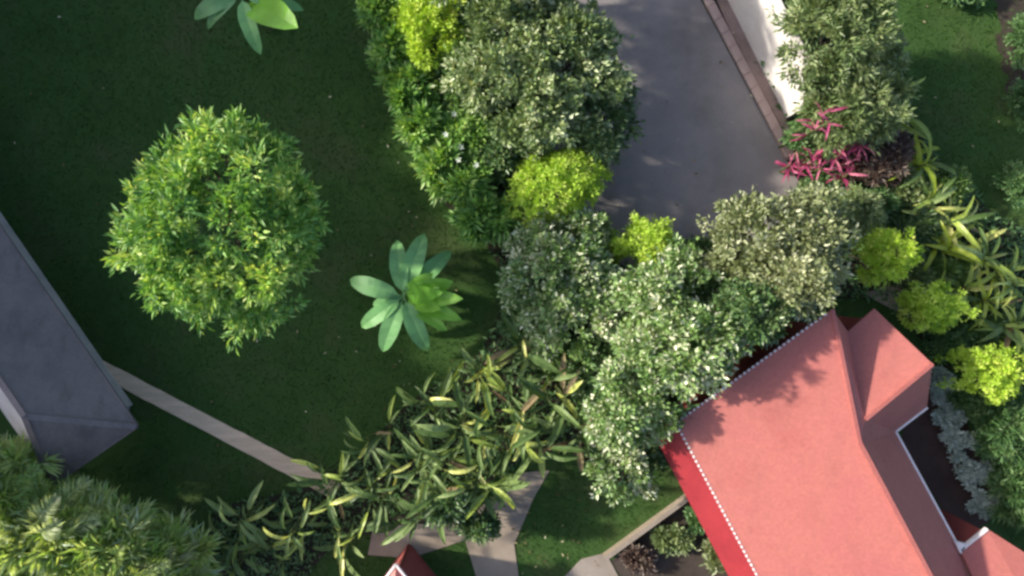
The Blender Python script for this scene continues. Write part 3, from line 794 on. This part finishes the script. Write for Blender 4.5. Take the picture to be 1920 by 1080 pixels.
UND = "low understory shrubs"
for x, y, a_, c_, z_, mt, lb in [(1555, 350, 50, 24, 1.0, "fern", "low shrub under the magenta plants at the driveway corner"), (1650, 385, 45, 30, 1.5, "fern", "low shrub below the dark purple shrub"),
        (1770, 505, 45, 40, 1.3, "mid", "low shrub right of the tall oval lime bush"), (1700, 350, 35, 35, 1.5, "vine", "low shrub left of the lime strap-leaved plant"),
        (1830, 620, 45, 26, 1.0, "fern", "low shrub between the middle and lowest lime bushes"), (1890, 655, 40, 30, 1.0, "mid", "low shrub above the lowest lime bush at the right edge"),
        (1722, 518, 30, 26, 1.2, "vine", "low shrub left of the house-corner lime bush"), (930, 335, 50, 40, 1.5, "dark", "low shrub left of the long yellow shrub's end"),
        (970, 425, 45, 35, 1.7, "silver", "low silvery shrub at the lower left of the long yellow shrub"), (1150, 530, 50, 45, 2.4, "silver", "silvery shrub right below the tiny lime bush"),
        (1320, 480, 45, 40, 1.6, "dark", "low dark shrub at the driveway's lower end"), (1185, 670, 60, 55, 3.0, "silver", "silvery shrub in the middle of the thicket"),
        (1420, 560, 50, 34, 3.4, "tan", "tan shrub against the red roof's upper edge"), (1225, 830, 45, 45, 2.0, "dark", "dark shrub against the red awning's upper end"),
        (1040, 665, 50, 40, 1.8, "mid", "green shrub above the yellowish large-leaved plant"), (930, 55, 55, 62, 5.0, "olive", "olive shrub between the top yellow shrub and the olive tree"),
        (850, 940, 48, 42, 3.1, "dark", "dark blue-green shrub left of the footpath fork"), (900, 985, 30, 26, 2.4, "dark", "small dark shrub touching the footpath fork"), (1318, 965, 22, 24, 0.8, "fern", "low shrub at the foot of the red awning, upper one"), (1352, 1040, 24, 30, 0.8, "tan", "low shrub at the foot of the red awning near the bottom edge"), (1195, 1050, 24, 18, 0.5, "purple", "reddish low shrub on the bare ground by the pale terrace"), (1262, 1010, 30, 22, 0.4, "vine", "sparse low shrub in the middle of the bare ground"), (1010, 12, 66, 40, 4.3, "olive", "olive shrub at the top edge above the large olive tree"), (1820, 745, 34, 24, 1.0, "fern", "low fern under the lowest lime bush's left side"), (1655, 110, 40, 60, 2.6, "vine", "vine shrub on the right flank of the wall shrubs"),
        (1100, 430, 45, 35, 2.2, "olive", "olive shrub under the right end of the long yellow shrub"), (1780, 350, 34, 30, 1.1, "mid", "low shrub right below the bright lime strap-leaved plant")]:
    woody("low_shrub", lb, "shrub", x, y, a_, c_, z_, 0.1, L[mt], 60, 36, 0.2, 0.08, 0.17, part="foliage", trunk_r=0.03, group=UND, limbs=6)

# white blossoms on the flowering shrub: each one its own part of the shrub
shrub = [o for o in COL.objects if o.get("label", "").startswith("leafy mid-green shrub with white")][0]
petal = MB()
for k in range(5):
    a = k * 2 * math.pi / 5
    petal.poly([(0, 0, 0), (0.07 * math.cos(a - .5), 0.07 * math.sin(a - .5), 0.03), (0.12 * math.cos(a), 0.12 * math.sin(a), 0.02), (0.07 * math.cos(a + .5), 0.07 * math.sin(a + .5), 0.03)])
pme = petal.mesh("blossom")
for x, y in [(851, 214), (836, 252), (864, 276), (860, 300), (893, 309), (858, 96), (888, 180)]:
    w = P(x, y, 2.25 if y > 190 else 2.7)
    o = link("blossom", pme, L["flower"], shrub); o.location = w - shrub.location; o.rotation_euler = (0.2, -0.3, x)

# ------------------------------------------------------------------ banana plants on the lawn
def banana(label, cx, cy, zc, tips, name="banana_plant"):
    c = P(cx, cy, zc)
    root = tag(empty(name, (c.x, c.y, 0)), label, "banana plant", "banana plants on the lawn")
    b = MB(); b.tube([(0, 0, -0.1), (0.02, 0, zc * 0.5), (0, 0.02, zc)], [0.15, 0.12, 0.07], 9); b.build("stem", M["stemgreen"], root)
    for i, (tx, ty, w, zt, a0, m_) in enumerate(tips):
        t = P(tx, ty, zt)
        d = Vector((t.x - c.x, t.y - c.y)); hd = d.length
        me = blade_mesh("leaf", 1.0, w / hd * 1.18, a0, a0 - 1.15 if zt < zc else a0 - 0.5, 10, 0.22, 0.10, 0.03, 0.85, seed=i + int(cx))
        xs = max(v.co.x for v in me.vertices)
        ze = [v.co.z for v in me.vertices if v.co.x > xs - 0.02][0]
        o = link("leaf", me, L[m_], root)
        s = hd / xs
        o.scale = (s, s, s)
        o.location = (0, 0, max(0.5, zt - ze * s) if zt > zc else zc - 0.05 * (i % 3))
        o.rotation_euler = (0, 0, math.atan2(d.y, d.x))
    return root
banana("banana plant with a ring of broad leaves in the middle of the lawn", 757, 556, 1.7, [
    (744, 450, .50, 1.5, .35, "banana"), (795, 438, .56, 1.5, .4, "banana"), (845, 470, .48, 1.5, .35, "banana"), (654, 524, .52, 1.4, .3, "banana"),
    (676, 614, .46, 1.4, .3, "banana"), (716, 660, .54, 1.4, .35, "banana"), (802, 658, .52, 1.4, .35, "banana"), (700, 572, .34, 1.3, .3, "banana"),
    (866, 600, .44, 2.4, .6, "banana2"), (868, 560, .42, 3.0, .9, "banana2"), (850, 528, .48, 2.8, .8, "banana2"), (826, 580, .34, 2.7, 1.1, "banana2"),
    (838, 620, .40, 2.2, .6, "banana2"), (812, 512, .36, 2.5, .9, "banana2"), (830, 548, .30, 3.1, 1.15, "banana2")])
banana("banana plant cut by the top edge with one bright broad leaf", 452, -8, 3.0, [
    (558, 52, .74, 4.3, .8, "banana2"), (492, 105, .44, 2.6, .4, "banana"), (372, 42, .46, 2.4, .4, "banana"), (422, 82, .30, 1.2, .3, "banana"),
    (570, 20, .40, 2.7, .4, "banana"), (400, -80, .5, 1.6, .4, "banana"), (500, -100, .5, 1.7, .4, "banana")])
banana("shaded banana plant with dark leaves beside the grey roof's lower eave", 92, 905, 1.6, [
    (75, 845, .45, 1.6, .5, "banana"), (150, 858, .5, 1.5, .4, "banana"), (130, 935, .5, 1.5, .4, "banana"), (45, 930, .45, 1.6, .4, "banana"), (115, 862, .4, 1.9, .8, "banana")])

# ------------------------------------------------------------------ large-leaved plants (heliconias) along the bottom
HG = "large-leaved plants along the lower bed"
heli = [(985, 660, 1.9, 10, "large-leaved plant with two pale upright leaves under the silver trees"), (905, 705, 1.7, 11, "large-leaved plant at the upper left tip of the lower bed"),
        (1035, 735, 2.0, 11, "yellowish large-leaved plant left of the dark thicket tree"), (960, 765, 1.9, 11, "large-leaved plant in the middle of the lower bed"),
        (800, 775, 1.6, 10, "large-leaved plant jutting onto the lawn below the banana"), (868, 820, 1.9, 11, "large-leaved plant with arched leaves, centre of the lower bed"),
        (1000, 835, 1.9, 10, "large-leaved plant just above the footpath's upper end"), (715, 830, 1.5, 9, "brownish large-leaved plant nearest the lawn, left tip"),
        (775, 885, 1.9, 11, "large-leaved plant below the brownish one"), (925, 890, 1.9, 10, "large-leaved plant left of the footpath bend"),
        (700, 935, 1.6, 10, "large-leaved plant right of the lawn path's end"), (815, 965, 1.8, 10, "bright large-leaved plant above the dark strip by the footpath"),
        (615, 900, 1.5, 8, "large-leaved plant covering the end of the lawn path"), (560, 975, 1.7, 10, "large-leaved plant below the lawn path's end"),
        (455, 965, 1.6, 10, "leftmost large-leaved plant, at the dark lawn corner"), (495, 1045, 1.7, 10, "large-leaved plant at the bottom edge, left group"),
        (640, 1020, 1.7, 10, "large-leaved plant left of the small pink shed roof"), (1090, 800, 1.6, 9, "dim large-leaved plant between thicket and footpath end"),
        (870, 920, 2.2, 12, "tall large-leaved plant left of the footpath fork"), (935, 835, 2.2, 12, "tall large-leaved plant right of the arched-leaf one"),
        (820, 905, 2.2, 12, "tall large-leaved plant above the bright one by the footpath"), (420, 1060, 1.5, 8, "brown-tinged large-leaved plant beside the spiky palm")]
for x, y, z, n, lb in heli:
    leafy_plant("large_leaved_plant", lb, "plant", x, y, z * 1.4, HB, L["heli"], n + 7, HG, (0.55, 1.2), 4, spread=0.6, zr=(0.5, 1.05), alt=L["strap"], altp=0.22, dead=0.03, tilt=0.45)

# ------------------------------------------------------------------ strap-leaved plants right
SG = "strap-leaved plants along the right lawn"
strap = [(1675, 165, 1.7, 9, "strap", "strap-leaved plant right of the wall shrubs"), (1735, 300, 1.8, 9, "lime", "bright lime strap-leaved plant at the right lawn's edge"),
         (1745, 375, 1.6, 10, "strap", "strap-leaved plant just below the bright lime one"), (1800, 420, 1.6, 10, "strap", "strap-leaved plant with upturned yellow leaves by the right lawn"),
         (1850, 480, 1.7, 11, "strap", "strap-leaved plant with pale arching leaves by the right lawn"), (1905, 530, 1.7, 10, "strap", "strap-leaved plant at the right edge above the grey stones"),
         (1830, 545, 1.4, 9, "strap", "strap-leaved plant above the two lower lime bushes"), (1780, 455, 1.7, 10, "lime", "bright strap-leaved plant behind the upturned yellow leaves"), (1690, 225, 1.9, 8, "strap", "strap-leaved plant between the wall shrubs and the purple shrub"), (1870, 575, 1.6, 10, "lime", "bright strap-leaved plant near the right edge above the lowest lime bush"), (1905, 610, 1.4, 9, "strap", "strap-leaved plant at the right edge beside the lowest lime bush")]
for x, y, z, n, mt, lb in strap:
    leafy_plant("strap_leaved_plant", lb, "plant", x, y, z, SB, L[mt], n + 12, SG, (0.7, 1.35), 4, spread=0.35, zr=(0.4, 0.9), alt=L["heli"], altp=0.3 if mt == "strap" else 0.1, dead=0.03)

# magenta cordylines
CG = "magenta plants below the white wall"
for x, y, z, n, lb in [(1490, 318, 1.2, 14, "leftmost magenta plant at the foot of the driveway"), (1535, 305, 1.7, 16, "second magenta plant from the left, below the kerb end"),
                       (1578, 285, 2.3, 22, "magenta plant in the middle of the row, above the low shrub"), (1615, 275, 2.5, 24, "brightest magenta plant right of the kerb end"),
                       (1600, 318, 1.9, 16, "magenta plant nearest the tan tree"), (1568, 215, 4.7, 14, "small dull red plant poking out of the wall shrub")]:
    leafy_plant("magenta_plant", lb, "plant", x, y, z, CB, L["magenta"], n + 4, CG, (0.65, 1.05), 3, spread=0.3, zr=(0.5, 1.05))

# ------------------------------------------------------------------ palms bottom left
PG = "palms in the lower left corner"
for x, y, rr, z, n, nc, sz, mt, lb in [(212, 1062, 128, 4.8, 44, 190, (0.6, 0.9), "palm", "dense rounded pale palm at the bottom edge, right of the corner palm"),
                               (70, 1005, 105, 5.4, 34, 130, (0.8, 1.15), "palm", "palm with long yellow-green fronds in the lower left corner"),
                               (-8, 908, 70, 5.6, 26, 70, (0.65, 0.9), "palm", "palm at the left edge below the grey roof"),
                               (330, 1058, 58, 3.8, 20, 70, (0.45, 0.65), "palms", "silvery palm on the right flank of the dense rounded palm")]:
    root = woody("garden_palm", lb, "palm", x, y, rr, rr * 0.92, z, 0.8, L["palmleaf"], nc, 30, 0.62, 0.085, 0.2, group=PG, spiky=1.2, upb=0.3, limbs=6, trunk_r=0.1, lump=0.1)
    r = random.Random(int(x) + 77)
    rad = rr * PX_AT(z)
    for i in range(n):
        o = link("frond", FR[r.randrange(4)], None, root)
        o.material_slots[0].link = 'OBJECT'; o.material_slots[0].material = L[mt]
        a_ = i * 2.399; q_ = rad * 0.5 * math.sqrt(r.random())
        k_ = r.uniform(*sz)
        o.location = (math.cos(a_) * q_, math.sin(a_) * q_, z * r.uniform(0.55, 0.86)); o.scale = (k_, k_, k_)
        o.rotation_euler = (r.uniform(-0.5, 0.5), r.uniform(-0.5, 0.3), a_ + r.uniform(-0.4, 0.4))

# ------------------------------------------------------------------ unseen tall trees added west of the garden to shade the lawn
WG = "added shade trees west of the garden"
rng = np.random.default_rng(9)
wm, wc = crown_mesh("crown", rng, 2.6, 2.6, 5.6, 5.9, 420, 22, 0.62, 0.34, 0.45, shell=0.45, low=-1.0, lump=0.1)
tb_ = MB(); tb_.tube([(0, 0, -0.2), (0, 0, 3), (0.1, 0, 7), (0, 0, 10)], [0.32, 0.25, 0.16, 0.05], 8)
tm = tb_.mesh("trunk")
def shade_tree(x, y, s, rz):
    o = tag(empty("added_shade_tree", (x, y, 0), rz), "tall dense evergreen added out of view to shade the lawn", "tree", WG)
    link("crown", wm, L["shade_tree"], o); link("trunk", tm, M["bark"], o)
    o.scale = (s * 1.0, s * 1.0, s)
k = 0
for row, x in ((0, -29.0), (1, -31.6)):
    y = -15.0 + row * 1.6
    while y < 26:
        s = 1.24 + 0.07 * math.sin(k * 2.3)
        if y < -1.0: s = 0.70 + 0.05 * math.sin(k * 1.7)
        shade_tree(x + 0.4 * math.sin(k * 3.1), y, s, k * 1.3)
        y += 3.3 * (s ** 0.8); k += 1

# ------------------------------------------------------------------ grass blades on the lawn
def inside(px, py, poly):
    r = np.zeros(len(px), bool); n = len(poly); j = n - 1
    for i in range(n):
        xi, yi = poly[i]; xj, yj = poly[j]
        c = ((yi > py) != (yj > py)) & (px < (xj - xi) * (py - yi) / (yj - yi + 1e-12) + xi)
        r ^= c; j = i
    return r
rng = np.random.default_rng(3)
NB = 170000
gx = rng.uniform(-140, 2060, NB); gy = rng.uniform(-120, 1200, NB)
bad = np.zeros(NB, bool)
HOUSE = [(1250, 800), (1560, 600), (1640, 590), (1760, 690), (1930, 1100), (1930, 1300), (1480, 1300)]
for poly in (DRIVE, PATH, HOUSE, [(1318, -60), (1500, -60), (1520, 300), (1470, 300)], [(1282, -60), (1330, -60), (1475, 300), (1445, 300)],
             [(905, 1120), (872, 1012), (770, 1046), (690, 1040), (700, 985), (860, 980), (940, 915), (1000, 855), (1050, 862), (1004, 930), (964, 1020), (978, 1120)],
             [(1020, 1200), (1090, 1048), (1284, 930), (1480, 1200)], BED[:10],
             [(255, 820), (-150, 170), (-150, 1100)]):
    bad |= inside(gx, gy, poly)
gx, gy = gx[~bad], gy[~bad]
n = len(gx)
pos = np.stack([(gx - 960) / PXM, (540 - gy) / PXM, np.full(n, -0.004)], axis=1)
dr = rng.normal(size=(n, 3)) * 0.6; dr[:, 2] = np.abs(dr[:, 2]) * 0.5 + 0.45
up = rng.normal(size=(n, 3)); up[:, 2] += 0.2
ls = rng.uniform(0.05, 0.13, n)
side = unit(np.cross(unit(dr), up))
v = np.empty((n, 3, 3)); wd = rng.uniform(0.012, 0.026, n)[:, None]
v[:, 0] = pos - side * wd; v[:, 1] = pos + side * wd; v[:, 2] = pos + unit(dr) * ls[:, None]
patch = 0.5 + 0.25 * np.sin(pos[:, 0] * 0.5 + 1.3 * np.sin(pos[:, 1] * 0.31)) * np.sin(pos[:, 1] * 0.45 + 0.7)
gr = link("grass", np_mesh("grass", v.reshape(-1, 3), np.arange(n * 3).reshape(-1, 3), np.clip(patch * 0.7 + rng.normal(0.05, 0.2, n), 0, 1)), L["grass"] if "grass" in L else M["grass"])
tag(gr, "short dark green grass blades over the lawn", "grass", kind="stuff")

# ------------------------------------------------------------------ low ground cover in the beds
rng = np.random.default_rng(14)
NB = 60000
gx = rng.uniform(380, 1990, NB); gy = rng.uniform(-60, 1100, NB)
LOWBED = [(960, 540), (1060, 430), (1200, 524), (1332, 524), (1400, 480), (1560, 560), (1262, 778), (1240, 860), (1190, 925), (1090, 850), (1000, 850), (860, 940), (830, 985), (700, 980), (640, 1000), (560, 1100), (390, 1100), (400, 950), (560, 920), (680, 850), (760, 760), (900, 660)]
ok = (inside(gx, gy, BED[:5]) | inside(gx, gy, BED[10:]) | inside(gx, gy, LOWBED)) & ~inside(gx, gy, HOUSE) & ~inside(gx, gy, DRIVE) & ~inside(gx, gy, [(1270, -60), (1345, -60), (1500, 310), (1440, 310)])
gx, gy = gx[ok], gy[ok]; n = len(gx)
hump = 0.5 + 0.5 * np.sin(gx * 0.055 + 2 * np.sin(gy * 0.04)) * np.sin(gy * 0.06)
pos = np.stack([(gx - 960) / PXM, (540 - gy) / PXM, 0.03 + rng.random(n) * 0.45 * hump], axis=1)
dr = rng.normal(size=(n, 3)); dr[:, 2] = np.abs(dr[:, 2]) * 0.5
up = rng.normal(size=(n, 3)) * 0.5; up[:, 2] += 1
ls = rng.uniform(0.12, 0.30, n)
gc_ = link("ground_cover", leaves("ground_cover", pos, dr, up, ls, ls * 0.38, np.clip(rng.beta(2, 3, n), 0, 1)), L["fern"])
tag(gc_, "low leafy ground cover filling the planting beds", "ground cover", kind="stuff")

# ------------------------------------------------------------------ fallen leaves on lawn, driveway edges and paths
rng = np.random.default_rng(21)
cent = np.array([(408, 424, 190), (1010, 150, 220), (820, 250, 120), (760, 560, 120), (1150, 300, 130), (1290, 420, 90), (1380, 150, 90), (880, 720, 160), (560, 880, 130), (1000, 960, 110), (1700, 200, 160), (1060, 1000, 90)])
w = np.array([14, 14, 24, 8, 12, 16, 10, 40, 24, 30, 20, 20])
gx = np.concatenate([rng.normal(c[0], c[2], k) for c, k in zip(cent, w)] + [rng.uniform(0, 1920, 40)])
gy = np.concatenate([rng.normal(c[1], c[2], k) for c, k in zip(cent, w)] + [rng.uniform(0, 1080, 40)])
ok = ~inside(gx, gy, HOUSE) & ~inside(gx, gy, [(330, 900), (-100, 250), (-150, 1150)]) & ~inside(gx, gy, PATH)
gx, gy = gx[ok], gy[ok]; n = len(gx)
pos = np.stack([(gx - 960) / PXM, (540 - gy) / PXM, rng.uniform(0.05, 0.075, n)], axis=1)
dr = rng.normal(size=(n, 3)); dr[:, 2] *= 0.12
up = rng.normal(size=(n, 3)) * 0.2; up[:, 2] += 1
ls = rng.uniform(0.06, 0.16, n)
lt = link("leaf_litter", leaves("leaf_litter", pos, dr, up, ls, ls * 0.5, rng.random(n)), L["litter"])
tag(lt, "dry fallen leaves scattered over lawn and driveway", "leaf litter", kind="stuff")
